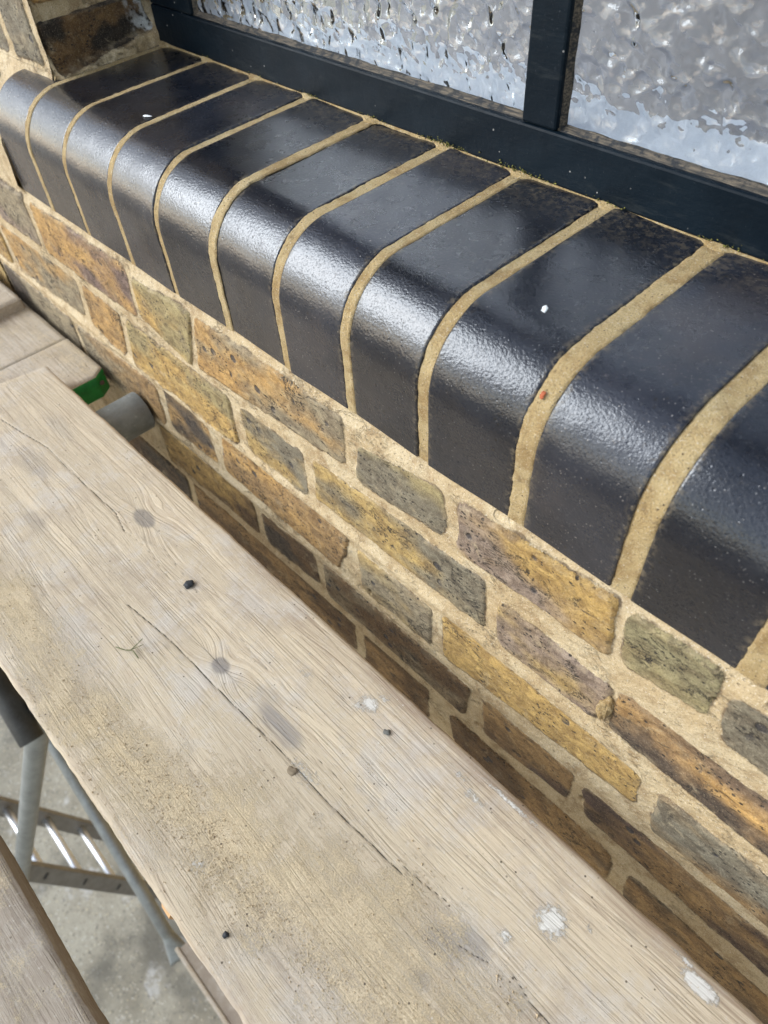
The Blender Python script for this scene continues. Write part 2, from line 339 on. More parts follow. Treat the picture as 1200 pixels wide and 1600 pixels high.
def plain(name, col, rough=.6):
    m, nt, pb = mat(name); g = N(nt); P = g.obj()
    g.set(pb.inputs['Base Color'], g.mix(g.noise(P, 300, 4), tuple(t * .8 for t in col), tuple(min(1, t * 1.15) for t in col))); pb.inputs['Roughness'].default_value = rough; return m
M_white = plain('white_gloss_board', (.80, .82, .85), .35)
M_grey = plain('grey_interior', (.24, .24, .255), .8)
M_whitep = plain('white_paint_fleck', (.85, .85, .83), .5)
M_char = plain('black_crumb', (.018, .02, .024), .7)
M_sprig = plain('dry_olive_stem', (.13, .14, .05), .7)
M_dark = plain('dark_slot', (.03, .03, .03), .6)
M_sand = plain('buff_sand', (.50, .385, .24), .9)
M_chip = plain('brick_red_fleck', (.40, .10, .035), .8)
mm, nt, pb = mat('moss'); g = N(nt); P = g.obj()
g.set(pb.inputs['Base Color'], g.mix(g.ss(.4, .6, g.noise(P, 500, 3)), (.050, .042, .010), (.20, .19, .035))); pb.inputs['Roughness'].default_value = .95; M_moss = mm
mg, nt, pb = mat('rough_concrete'); g = N(nt); P = g.obj()
c = g.mix(g.ss(.35, .65, g.noise(P, 2.6, 5, .65)), (.235, .208, .152), (.365, .333, .258))
c = g.mix(g.ss(.56, .66, g.noise(P, 4.2, 5, .7)), c, (.46, .44, .40))
v = g.vor(P, 75, out='Color'); sv = g.n('ShaderNodeSeparateColor'); g.set(sv.inputs[0], v)
peb = g.math('MULTIPLY', g.ss(.40, .28, g.vor(P, 75)), g.ss(.62, .70, sv.outputs[0]))
pebc = g.mix(sv.outputs[1], (.52, .43, .27), (.60, .58, .52))
c = g.mix(g.math('MULTIPLY', peb, .85), c, pebc)
c = g.mix(g.math('MULTIPLY', g.ss(.52, .66, g.noise(P, 38, 4, .75)), .55), c, (.13, .12, .095))
c = g.mix(g.math('MULTIPLY', g.ss(.32, .22, g.vor(P, 60)), g.ss(.30, .22, sv.outputs[2])), c, (.10, .09, .075))
c = g.mix(g.math('MULTIPLY', g.ss(.50, .62, g.noise(g.map(P, (1, 1, 1), (0, 0, 0), (.9, .2, 0)), 1.3, 4, .6)), .75), c, (.10, .092, .072))
c = g.mix(g.math('MULTIPLY', g.ss(.5, .7, g.noise(P, 160, 3, .7)), .35), c, (.12, .11, .09))
g.set(pb.inputs['Base Color'], c); pb.inputs['Roughness'].default_value = .8
g.set(pb.inputs['Normal'], g.bump(g.math('ADD', g.noise(P, 60, 5, .7), g.math('MULTIPLY', peb, .7)), .006, .8)); M_ground = mg

# ================================================================== GROUND
GZ = -3.75
bm = bmesh.new(); bmesh.ops.create_grid(bm, x_segments=8, y_segments=8, size=60)
me = bm_mesh(bm, 'ground'); gr_o = link('ground', me, M_ground); gr_o.location = (0, 0, GZ); tag(gr_o, kind='structure')

# ================================================================== BRICK WALL
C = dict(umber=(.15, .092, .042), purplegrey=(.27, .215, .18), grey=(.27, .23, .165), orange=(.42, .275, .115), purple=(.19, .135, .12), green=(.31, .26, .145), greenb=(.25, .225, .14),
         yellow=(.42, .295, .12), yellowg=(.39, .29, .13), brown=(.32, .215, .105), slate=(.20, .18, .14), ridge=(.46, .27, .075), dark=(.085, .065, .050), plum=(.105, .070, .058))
BR = [
 ([(-.189,-.010),(-.085,-.009),(-.086,-.064),(-.189,-.066)], 'purplegrey', 'grey'),
 ([(-.066,-.011),(.131,-.011),(.123,-.065),(-.070,-.067)], 'orange', 'purple'),
 ([(.146,-.016),(.241,-.011),(.219,-.074),(.139,-.060)], 'green', 'yellow'),
 ([(.252,-.012),(.439,-.012),(.438,-.057),(.234,-.071)], 'orange', 'grey'),
 ([(.458,-.030),(.541,-.016),(.543,-.055),(.455,-.066)], 'slate', 'green'),
 ([(.558,-.013),(.675,-.009),(.679,-.054),(.560,-.059)], 'yellow', 'purplegrey'),
 ([(.687,-.009),(.737,-.009),(.741,-.044),(.691,-.051)], 'green', 'greenb'),
 ([(.751,-.018),(.845,-.011),(.855,-.065),(.757,-.055)], 'slate', 'slate'),
 ([(-.417,-.090),(-.232,-.086),(-.235,-.142),(-.417,-.142)], 'yellow', 'brown'),
 ([(-.215,-.086),(-.020,-.085),(-.034,-.134),(-.213,-.143)], 'orange', 'grey'),
 ([(.000,-.083),(.073,-.085),(.056,-.144),(-.016,-.139)], 'brown', 'orange'),
 ([(.093,-.086),(.272,-.087),(.270,-.144),(.076,-.145)], 'yellow', 'green'),
 ([(.293,-.089),(.379,-.088),(.375,-.139),(.292,-.139)], 'yellowg', 'slate'),
 ([(.399,-.085),(.582,-.076),(.584,-.128),(.394,-.131)], 'slate', 'yellowg'),
 ([(.599,-.085),(.689,-.089),(.684,-.133),(.601,-.131)], 'yellowg', 'purplegrey'),
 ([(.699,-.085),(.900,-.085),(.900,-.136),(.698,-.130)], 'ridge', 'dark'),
 ([(-.290,-.166),(-.096,-.170),(-.099,-.222),(-.290,-.226)], 'grey', 'dark'),
 ([(-.078,-.170),(.105,-.166),(.100,-.222),(-.080,-.222)], 'grey', 'brown'),
 ([(.126,-.160),(.207,-.164),(.208,-.214),(.119,-.218)], 'orange', 'dark'),
 ([(.240,-.158),(.429,-.156),(.409,-.218),(.228,-.212)], 'brown', 'orange'),
 ([(.445,-.166),(.529,-.164),(.529,-.217),(.446,-.218)], 'yellowg', 'grey'),
 ([(.546,-.159),(.728,-.163),(.731,-.198),(.548,-.216)], 'yellow', 'yellow'),
 ([(.748,-.163),(.854,-.155),(.873,-.212),(.752,-.212)], 'slate', 'brown'),
 ([(.076,-.242),(.263,-.238),(.261,-.290),(.070,-.296)], 'yellow', 'umber'),  # bottom two courses coloured darker to deepen the shade behind the board
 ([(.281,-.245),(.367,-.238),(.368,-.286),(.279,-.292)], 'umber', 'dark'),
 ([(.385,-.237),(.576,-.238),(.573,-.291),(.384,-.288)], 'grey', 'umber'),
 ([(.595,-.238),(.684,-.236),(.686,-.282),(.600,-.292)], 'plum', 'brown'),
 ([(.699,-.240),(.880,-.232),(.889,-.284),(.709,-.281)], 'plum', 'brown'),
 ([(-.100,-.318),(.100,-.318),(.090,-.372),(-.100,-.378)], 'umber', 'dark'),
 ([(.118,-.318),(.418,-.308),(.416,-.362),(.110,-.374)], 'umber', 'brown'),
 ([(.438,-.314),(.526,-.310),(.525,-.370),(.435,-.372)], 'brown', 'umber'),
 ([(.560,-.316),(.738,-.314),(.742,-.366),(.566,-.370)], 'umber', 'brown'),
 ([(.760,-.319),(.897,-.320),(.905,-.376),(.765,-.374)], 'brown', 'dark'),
]
def flemish(x0, x1, ztop, row, skip=None):
    out = []; x = x0 - (row % 2) * .155
    i = 0; keys = ['yellow', 'brown', 'orange', 'green', 'yellowg', 'grey', 'purplegrey']
    while x < x1:
        L = .207 if i % 2 == 0 else .100
        if x + L > x0 - .02: out.append(([(x, ztop), (x + L, ztop), (x + L, ztop - .058), (x, ztop - .058)], random.choice(keys), random.choice(keys)))
        x += L + .013; i += 1
    return out
def sd_poly(X, Z, poly):
    """signed distance, positive inside"""
    d = np.full(X.shape, 1e9); inside = np.ones(X.shape, bool); n = len(poly)
    ar = sum(poly[i][0] * poly[(i + 1) % n][1] - poly[(i + 1) % n][0] * poly[i][1] for i in range(n)); sg = 1 if ar > 0 else -1
    for i in range(n):
        ax, az = poly[i]; bx, bz = poly[(i + 1) % n]; ex, ez = bx - ax, bz - az; wx, wz = X - ax, Z - az
        t = np.clip((wx * ex + wz * ez) / (ex * ex + ez * ez), 0, 1)
        d = np.minimum(d, np.hypot(wx - t * ex, wz - t * ez)); inside &= (sg * (ex * wz - ez * wx) > 0)
    return np.where(inside, d, -d)
def brick_field(X, Z, bricks, seed=0, rnd=.004):
    wx = X + .0022 * fbm(X * 55, Z * 55, 3, seed + 1); wz = Z + .0024 * fbm(X * 48, Z * 60, 3, seed + 2)
    sdf = np.full(X.shape, -.02); tint = np.zeros(X.shape + (3,)) + .2; rel = np.zeros(X.shape)
    for i, (q, ca, cb) in enumerate(bricks):
        cx = sum(p[0] for p in q) / 4; cz = sum(p[1] for p in q) / 4
        rnd = .0025 + .0035 * ((i * 37) % 10) / 10
        qi = [(cx + (p[0] - cx) * (1 - rnd / max(.02, abs(p[0] - cx))), cz + (p[1] - cz) * (1 - rnd / max(.02, abs(p[1] - cz)))) for p in q]
        x0, x1 = min(p[0] for p in q) - .02, max(p[0] for p in q) + .02; z0, z1 = min(p[1] for p in q) - .02, max(p[1] for p in q) + .02
        sel = np.where((X >= x0) & (X <= x1) & (Z >= z0) & (Z <= z1))
        if len(sel[0]) == 0: continue
        xs, zs = X[sel], Z[sel]
        d = sd_poly(wx[sel], wz[sel], qi) + rnd
        u = (xs - cx) / .1
        m = sstep(-.35, .35, fbm(xs * 16 + i * 3.1, zs * 34 + i, 4, seed + i % 7) + .45 * math.sin(i * 2.3) * u + .25 * (zs - cz) / .03 * math.cos(i * 1.7))
        colr = np.array(C[ca])[None] * (1 - m[:, None]) + np.array(C[cb])[None] * m[:, None]
        r = .0008 * fbm(xs * 40, zs * 60, 4, i + 9) + .0012 * math.sin(i * 4.1)
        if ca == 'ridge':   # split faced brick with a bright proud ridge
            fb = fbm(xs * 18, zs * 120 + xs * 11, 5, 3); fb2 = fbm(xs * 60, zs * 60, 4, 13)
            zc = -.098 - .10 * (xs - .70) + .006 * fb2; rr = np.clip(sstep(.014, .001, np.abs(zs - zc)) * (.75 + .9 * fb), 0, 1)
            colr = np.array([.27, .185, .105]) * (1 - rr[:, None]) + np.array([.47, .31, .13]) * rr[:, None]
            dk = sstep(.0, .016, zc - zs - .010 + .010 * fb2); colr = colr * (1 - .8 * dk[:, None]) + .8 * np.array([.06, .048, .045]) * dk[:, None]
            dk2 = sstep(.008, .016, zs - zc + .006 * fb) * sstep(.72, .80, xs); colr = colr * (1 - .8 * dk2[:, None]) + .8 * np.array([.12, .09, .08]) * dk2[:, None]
            r = .0016 * rr * (1 + fb2) - .0012 + .0010 * fb
        cur = sdf[sel]; up = d > cur
        d = d + .0027; sdf[sel] = np.where(up, d, cur)
        tt = tint[sel]; tt[up] = colr[up]; tint[sel] = tt
        rl = rel[sel]; rl[up] = r[up]; rel[sel] = rl
    return sdf, tint, rel
wall = empty('brick_wall', (0, .05, GZ), 'yellow London stock brick wall with buff mortar joints below the dark sill and left of the window', 'wall')
def wall_sheet(name, x0, x1, z0, z1, dx, bricks, yf, seed=0, damp=None):
    nx = int(round((x1 - x0) / dx)) + 1; nz = int(round((z1 - z0) / dx)) + 1
    X, Z = np.meshgrid(np.linspace(x0, x1, nx), np.linspace(z0, z1, nz), indexing='ij')
    sdf, tint, rel = brick_field(X, Z, bricks, seed)
    body = sstep(-.0006, .0022, sdf)
    y = -(.0028 + body * (.0012 + rel) + (1 - body) * (.0006 * fbm(X * 60, Z * 60, 3, 5) + .0004 * fbm(X * 400, Z * 400, 2, 6)))
    y = y - .0004 * body * fbm(X * 300, Z * 300, 3, 8)
    y = yf(X, Z, y, sdf, body)
    dm = damp(X, Z) if damp is not None else np.zeros(X.shape)
    P = np.stack([X, y, Z], -1)
    return part(name, grid_mesh(name, P, dict(sdf=sdf, tint=tint, damp=dm)), M_wall, wall)
def yf_main(X, Z, y, sdf, body):
    # bed joint just below the sill leans out to the brick face; weathered ledges on lower bed joints
    top = sstep(-.014, 0, Z) * (1 - body); y = y + .0042 * top
    for zc, amp in ((-.150, .0040), (-.228, .0032), (-.302, .003)):
        l = np.exp(-((Z - zc) / .006) ** 2) * (1 - body) * sstep(.85, .2, X) * (1 + .4 * fbm(X * 25, Z * 0, 3, 3)); y = y - amp * l
    # patch of thick smeared mortar low right
    pt = sstep(.055, .02, np.hypot((X - .735) / 1.0, (Z + .060) / .45)) * (1 - body); y = y - .0015 * pt
    # step holes where mortar has dropped out
    for hx, hz, r in ((.694, -.118, .0035), (.742, -.030, .0022), (.590, -.292, .004), (.455, -.214, .003), (.700, -.262, .004)):
        y = y + .005 * sstep(r, 0, np.hypot(X - hx, (Z - hz) * .6))
    return y
rowsx = []
fine = BR + flemish(-1.0, -.42, -.086, 1) + flemish(.91, 1.4, -.011, 0) + flemish(.93, 1.4, -.086, 1) + flemish(.90, 1.4, -.163, 0)
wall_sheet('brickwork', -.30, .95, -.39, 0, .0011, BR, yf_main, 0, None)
def coarse(x0, x1, z0, z1, nm, ztop0, row0, yoff=0.0):
    br = []; z = ztop0; r = row0
    while z > z0:
        br += flemish(x0, x1, z, r); z -= .076; r += 1
    o = wall_sheet(nm, x0, x1, z0, z1, .006 if (x1 - x0) * (z1 - z0) > .5 else .003, br, lambda X, Z, y, s, b_: y + yoff, 3); return o
coarse(-.30, .95, -2.0, -.392, 'brickwork', -.394, 1)
coarse(-2.4, -.302, -2.0, 0, 'brickwork', -.011, 0)
coarse(.952, 2.6, -2.0, 0, 'brickwork', -.011, 0)
coarse(-2.4, 2.6, GZ, -2.002, 'brickwork', -2.015, 1)
# pier left of the window, standing on the sill; its plane sits back at y = .055
JX = -.021
PB = [([(-.094, .172), (-.036, .172), (-.034, .118), (-.092, .116)], 'slate', 'grey'),
      ([(-.148, .170), (-.112, .170), (-.110, .116), (-.146, .116)], 'slate', 'grey'),
      ([(-.30, .170), (-.168, .170), (-.165, .116), (-.30, .116)], 'orange', 'yellow'),
      ([(-.30, .094), (-.19, .094), (-.185, .040), (-.30, .040)], 'brown', 'orange'),
      ([(-.172, .094), (-.128, .094), (-.125, .042), (-.17, .040)], 'yellow', 'brown')]
z = .246; r = 0
while z < .5: PB += flemish(-.30, -.03, z, r); z += .076; r += 1
PB = [(([(min(p[0], JX - .006), p[1]) for p in q]), ca, cb) for q, ca, cb in PB if min(p[0] for p in q) < JX - .02]
def yf_pier(X, Z, y, sdf, body):
    h = sstep(.045, .118, Z + .010 * fbm(X * 20, Z * 20, 3, 2))          # mortar haunch rising behind the sill end
    y = y * (.3 + .7 * np.maximum(h, sstep(.04, 0, Z))) + .056 * h
    y = y - .003 * np.sin(np.clip(h, 0, 1) * math.pi) * fbm(X * 60, Z * 60, 4, 9)
    return y
def pier_sheet(x0, x1, z0, z1, dx): return wall_sheet('pier_face', x0, x1, z0, z1, dx, PB, yf_pier, 6)
pier_sheet(-.30, -.0785, .0005, .1095, .0012)
pier_sheet(-.0783, JX, .1040, .1095, .0012); pier_sheet(-.30, JX, .1097, .45, .0012)
# upper pier and lintel (large, coarse)
def slab(nm, x0, x1, y0, y1, z0, z1):
    bm = bmesh.new(); box(bm, x0, x1, y0, y1, z0, z1); me = bm_mesh(bm, nm)
    n = len(me.vertices)
    for k, val in (('sdf', -.02), ('damp', 0.0)):
        at = me.attributes.new(k, 'FLOAT', 'POINT'); at.data.foreach_set('value', np.full(n, val, np.float32))
    return part(nm, me, M_wall, wall)
coarse(-2.4, -.302, .0005, .45, 'brickwork', .401, 1, .056)
br = []; z = .4515 + .062; r = 0
while z < 2.2: br += flemish(-2.4, JX, z, r); z += .076; r += 1
br = [([(min(p[0], JX - .006), p[1]) for p in q], a_, b_) for q, a_, b_ in br if min(p[0] for p in q) < JX - .02]
wall_sheet('brickwork', -2.4, JX, .4505, 2.2, .006, br, lambda X, Z, y, s, b_: y + .056, 4)
slab('lintel', JX, 2.6, .05, .30, 1.35, 2.2)
slab('wall_core', -2.4, JX - .0035, .062, .30, .106, 2.2)
slab('wall_core', -2.4, 2.6, .012, .30, GZ, -.0035)
# reveal: the face that returns to the window frame; one soot dark header brick between wide mortar beds
ys = np.linspace(.0535, .186, 150); zs = np.concatenate([np.linspace(.100, .50, 330), np.linspace(.505, 1.35, 100)])
Y, Z = np.meshgrid(ys, zs, indexing='ij')
RB = []
for i, z in enumerate(np.arange(.147, 1.3, .076)):
    lo = z - (.037 if i == 0 else .056)
    q = [(.058, z), (.163, z + .004), (.166, lo + (.018 if i == 0 else 0)), (.060, lo)] if i % 2 == 0 else [(.058, z), (.166, z), (.166, z - .056), (.060, z - .056)]
    RB.append((q, ['dark', 'yellow', 'brown', 'grey'][i % 4], ['dark', 'orange', 'brown', 'yellow'][i % 4]))
C['dark2'] = (.07, .05, .035)
sdf, tint, rel = brick_field(Y, Z, RB, 12, .003)
body = sstep(-.0006, .0022, sdf)
sel = (Z < .150)
soot = sstep(-.25, .35, fbm(Y * 45, Z * 45, 4, 3)); lime = sstep(.138, .150, Y + .012 * fbm(Y * 90, Z * 90, 4, 7)) * sstep(-.15, .1, fbm(Y * 160, Z * 160, 4, 2))
tt = np.array([.030, .020, .012]) * (1 - soot[..., None]) + np.array([.17, .105, .045]) * soot[..., None]
tt = tt * (1 - lime[..., None]) + np.array([.42, .43, .44]) * lime[..., None]
tint = np.where(sel[..., None], tt, tint)
fil = sstep(.128, .106, Z - .006 * Y / .1) * (1 - body)                  # mortar fillet at the foot of the reveal
Xr = JX + .0006 * fbm(Y * 80, Z * 80, 4, 3) - .005 * (1 - body) + .002 * body * fbm(Y * 60, Z * 60, 4, 8) + .013 * fil * (1 + .5 * fbm(Y * 50, Z * 30, 3, 4)) - .010 * sstep(.062, .054, Y) * .4
P = np.stack([Xr, Y, Z], -1)
part('window_reveal', grid_mesh('window_reveal', P, dict(sdf=sdf, tint=tint, damp=np.zeros(Y.shape)), flip=True), M_wall, wall)
# mortar scrap wedged in a joint
bm = bmesh.new(); bmesh.ops.create_icosphere(bm, subdivisions=4, radius=1)
for v in bm.verts:
    n = fbm(np.array(v.co.x * 2 + 5), np.array(v.co.y * 2 + v.co.z * 1.7), 4, 4)
    v.co = Vector((.6905 + v.co.x * .0052 * (1 + .5 * n), -.0035 + v.co.y * .0042 * (1 + .5 * n), -.112 + v.co.z * .0155 * (1 + .35 * n)))
me = bm_mesh(bm, 'mortar_scrap', True)
at = me.attributes.new('sdf', 'FLOAT', 'POINT'); at.data.foreach_set('value', np.full(len(me.vertices), -.02, np.float32))
part('loose_mortar', me, M_mortar, wall)

# ================================================================== WINDOW SILL (bullnose engineering bricks)
sill = empty('window_sill', (.35, .06, 0), 'glossy blue-black bullnose brick window sill with buff sandy joints under the navy window', 'window sill')
JB = [-.0787, -.0063, .0698, .1525, .2262, .3025, .3792, .4508, .5219, .5995, .6743, .7502, .826, .902, .977, 1.052, 1.127, 1.202]
JT = [-.078, -.0063, .0689, .1456, .2215, .2996, .3805, .4507, .5241, .6007, .6755, .751, .826, .902, .977, 1.052, 1.127, 1.202]
RN = .050
def profile(n_front=26, n_arc=70, n_top=70, off=0.0):
    pts = []
    for i in range(n_front): pts.append((0 - off, .056 * i / n_front))
    for i in range(n_arc):
        t = math.pi / 2 * i / n_arc; pts.append((RN - (RN + off) * math.cos(t), .056 + (RN + off) * math.sin(t)))
    for i in range(n_top + 1):
        s = i / n_top; pts.append((RN + s * (.184 - RN), .106 + off + .0040 * s))
    return np.array(pts)
def arc(p): return np.concatenate([[0], np.cumsum(np.hypot(*np.diff(p, axis=0).T))])
pr = profile(); al = arc(pr); nrm = np.gradient(pr, axis=0); nrm = np.stack([-nrm[:, 1], nrm[:, 0]], -1); nrm /= np.linalg.norm(nrm, axis=1)[:, None]
JW = .0078
jw = [JW * (1 + .28 * math.sin(i * 2.7 + 1)) for i in range(len(JB))]
FW = [.0004, .0065, .006, .0065, .0065, .0075, .0085, .0078, .0100, .0115, .0135, .0145] + [.011] * 6
TW = [.0004, .007, .007, .0075, .0095, .0095, .0120, .0082, .0098, .0130, .0140, .0140] + [.011] * 6
for i in range(len(JB) - 1):
    s = al / al[-1]
    sw = sstep(.05, .7, s); xl0 = JB[i] + (JT[i] - JB[i]) * s + (FW[i] + (TW[i] - FW[i]) * sw) / 2; xr0 = JB[i + 1] + (JT[i + 1] - JB[i + 1]) * s - (FW[i + 1] + (TW[i + 1] - FW[i + 1]) * sw) / 2
    nu = 56
    u = np.concatenate([[0, .012, .03], np.linspace(.06, .94, nu), [.97, .988, 1]])
    U, Sx = np.meshgrid(u, s, indexing='ij'); AL = np.broadcast_to(al, U.shape)
    X = xl0[None] + (xr0 - xl0)[None] * U
    X = X + .0004 * fbm(AL * 60, U * 0 + i, 3, i) * (np.abs(U - .5) * 2) ** 4
    edge = np.minimum(U, 1 - U) * (xr0 - xl0)[None]
    lift = -.0006 * (1 - np.sqrt(np.clip(1 - (1 - np.clip(edge / .0011, 0, 1)) ** 2, 0, 1)))
    dz = lift + .0005 * fbm(X * 25, AL * 25, 3, 3 + i) + .0016 * vnoise(np.array(i * 3.37), np.array(.5)) + .0014 * (U - .5) * math.sin(i * 2.9)
    Yp = pr[None, :, 0] + nrm[None, :, 0] * dz; Zp = pr[None, :, 1] + nrm[None, :, 1] * dz
    Zp = np.maximum(Zp, .0004)
    wearv = sstep(.12, .17, Yp) * .55 + sstep(.006, 0, edge) * .95
    P = np.stack([X, Yp, Zp], -1)
    # side skirts down into the joint
    sk = .006
    Lf = np.stack([X[0], pr[:, 0] - nrm[:, 0] * sk, np.maximum(pr[:, 1] - nrm[:, 1] * sk, 0)], -1)[None]
    Rt = np.stack([X[-1], pr[:, 0] - nrm[:, 0] * sk, np.maximum(pr[:, 1] - nrm[:, 1] * sk, 0)], -1)[None]
    P = np.concatenate([Lf, P, Rt], 0); wearv = np.concatenate([wearv[:1], wearv, wearv[-1:]], 0)
    part('bullnose_brick', grid_mesh('bullnose_brick', P, dict(wear=wearv, tone=np.full(wearv.shape, (.5 + .5 * math.sin(i * 4.3 + .6)) ** 1.5))), M_blue, sill)
# mortar joints, struck nearly flush with slightly ragged edges
bmall = []
Vs = []; Fs = []; base = 0
def add_grid(P):
    global base
    n, m = P.shape[:2]; idx = np.arange(n * m).reshape(n, m) + base
    Fs.append(np.stack([idx[:-1, :-1], idx[1:, :-1], idx[1:, 1:], idx[:-1, 1:]], -1).reshape(-1, 4)); Vs.append(P.reshape(-1, 3)); base += n * m
def mesh_from(Vs, Fs, name, flip=False):
    V = np.concatenate(Vs); F = np.concatenate(Fs)
    if flip: F = F[:, ::-1]
    me = bpy.data.meshes.new(name); me.vertices.add(len(V)); me.vertices.foreach_set('co', V.reshape(-1).astype(np.float32))
    me.loops.add(F.size); me.loops.foreach_set('vertex_index', F.reshape(-1).astype(np.int32)); k = F.shape[1]
    me.polygons.add(len(F)); me.polygons.foreach_set('loop_start', np.arange(0, F.size, k, dtype=np.int32)); me.update(calc_edges=True)
    me.polygons.foreach_set('use_smooth', np.ones(len(F), bool)); return me
prf = profile(60, 130, 160); alf = arc(prf); nf = np.gradient(prf, axis=0); nf = np.stack([-nf[:, 1], nf[:, 0]], -1); nf /= np.linalg.norm(nf, axis=1)[:, None]
for i in range(1, len(JB)):
    s = alf / alf[-1]; xc = JB[i] + (JT[i] - JB[i]) * s + .0007 * fbm(alf * 30, alf * 0 + i * 5, 3, i)
    hw = (FW[i] + (TW[i] - FW[i]) * sstep(.05, .7, s)) / 2 * (1 + .12 * fbm(alf * 90, alf * 0 + i * 7, 4, i + 3)) + .0008
    hwl = hw * (1 + .22 * fbm(alf * 210, alf * 0 + i, 4, 2)); hwr = hw * (1 + .22 * fbm(alf * 230, alf * 0 + i, 4, 12))
    w = np.linspace(-1, 1, 13)
    Wg, _ = np.meshgrid(w, s, indexing='ij')
    X = xc[None] + np.where(Wg < 0, Wg * hwl[None], Wg * hwr[None])
    AL = np.broadcast_to(alf, X.shape)
    h = .00045 - .0015 * np.abs(Wg) ** 6 + .0004 * fbm(X * 300, AL * 120, 3, i) - .0006 * (1 - Wg ** 2)
    P = np.stack([X, prf[None, :, 0] + nf[None, :, 0] * h, prf[None, :, 1] + nf[None, :, 1] * h], -1); add_grid(P)
# pointing where the pier sits on the sill
xs = np.linspace(-.0785, JX + .004, 120); w = np.linspace(0, 1, 8); Wg, Xg = np.meshgrid(w, xs, indexing='ij')
wd = .0045 + .0020 * fbm(Xg * 90, Xg * 0, 4, 5)
add_grid(np.stack([Xg, .0575 - Wg * wd, .1062 + .0055 * (1 - Wg) ** 1.2 + .0008 * fbm(Xg * 150, Wg * 3, 3, 4) - .0016 * (Wg > .95)], -1))
# back bedding bead along the frame
xs = np.linspace(JX, 1.25, 900); w = np.linspace(0, 1, 8); Wg, Xg = np.meshgrid(w, xs, indexing='ij')
wd = .0020 + .0018 * np.clip(fbm(Xg * 40, Xg * 0, 4, 5) + .2, 0, 2)
jn = np.min(np.abs(Xg[..., None] - np.array(JT)[None, None]), -1); wd = wd + .005 * sstep(.012, .002, jn)
Yb = .1725 - Wg * wd; Zb = .1100 + .0035 * (1 - Wg) ** 1.2 + .0006 * fbm(Xg * 200, Wg * 3, 3, 4) - .0012 * (Wg > .95)
add_grid(np.stack([Xg, Yb, Zb], -1))
me = mesh_from(Vs, Fs, 'mortar_joints'); part('mortar_joints', me, M_mortar, sill)
pin = profile(6, 16, 4, -.005)
pin = np.concatenate([pin, [[.30, pin[-1, 1]], [.30, .001]]])
P = np.stack([np.concatenate([np.full((len(pin), 1), xx), pin], 1) for xx in (-.0775, 1.2)], 0)
part('sill_bed', grid_mesh('sill_bed', P, smooth=False), M_mortar, sill)

# mossy crumbs along the frame
rg2 = np.random.default_rng(11); Vs = []; Fs = []; base = 0
ico = bmesh.new(); bmesh.ops.create_icosphere(ico, subdivisions=1, radius=1); IV = np.array([v.co[:] for v in ico.verts]); IF = np.array([[v.index for v in f.verts] for f in ico.faces]); ico.free()
def crumbs(cent, rad, rg_):
    global base
    for c_, r_ in zip(cent, rad):
        V = IV * r_ * (1 + .35 * rg_.standard_normal(IV.shape)) * np.array([1, 1, .7]) + c_
        Vs.append(V); Fs.append(IF + base); base += len(IV)
cs = []; rs = []
for k in range(2, 13):
    n = int(rg2.integers(6, 45)) if k not in (6, 7) else 110
    sx = .008 if k not in (6, 7) else .013
    for _ in range(n): cs.append((JT[k] + rg2.normal() * sx, .1715 - abs(rg2.normal()) * .0018, .1118 + abs(rg2.normal()) * .0012)); rs.append(rg2.uniform(.0003, .0009))
for _ in range(220): cs.append((rg2.uniform(.1, .8), .1718 - abs(rg2.normal()) * .0010, .1115 + abs(rg2.normal()) * .0008)); rs.append(rg2.uniform(.0002, .0006))
crumbs(np.array(cs), rs, rg2)
mo = link('moss', mesh_from(Vs, Fs, 'moss'), M_moss); tag(mo, 'olive moss crumbs in the gap between the window frame and the sill', 'moss', kind='stuff')

def fleck(name, x, y, z, rx, ry, rz, m, label, cat, rot=0, sub=3, seed=1, tilt=None, group=None):
    bm = bmesh.new(); bmesh.ops.create_icosphere(bm, subdivisions=sub, radius=1)
    for v in bm.verts:
        n = float(fbm(np.array(v.co.x * 1.6 + seed * 3.3), np.array(v.co.y * 1.6 + v.co.z + seed), 3, seed)); k = 1 + .55 * n
        v.co = Vector((v.co.x * rx * k, v.co.y * ry * k, v.co.z * rz * k))
    o = link(name, bm_mesh(bm, name, True), m); o.location = (x, y, z); o.rotation_euler = tilt or (0, 0, rot); tag(o, label, cat, group); return o
fleck('paint_drop', .5640, .054, .1072, .0019, .0030, .0006, M_whitep, 'white paint drop on the dark sill, the larger one right of centre', 'paint drop', .6)
fleck('paint_drop', .1370, .060, .1070, .0038, .0017, .0006, M_whitep, 'small white oblong drop on the sill near its far left end', 'paint drop', .5, seed=4)
fleck('red_crumb', .5975, .0125, .0905, .0016, .0024, .0006, M_chip, 'tiny orange-red crumb stuck on a mortar joint of the sill', 'crumb', 0, seed=2, tilt=(math.radians(45), 0, 0))

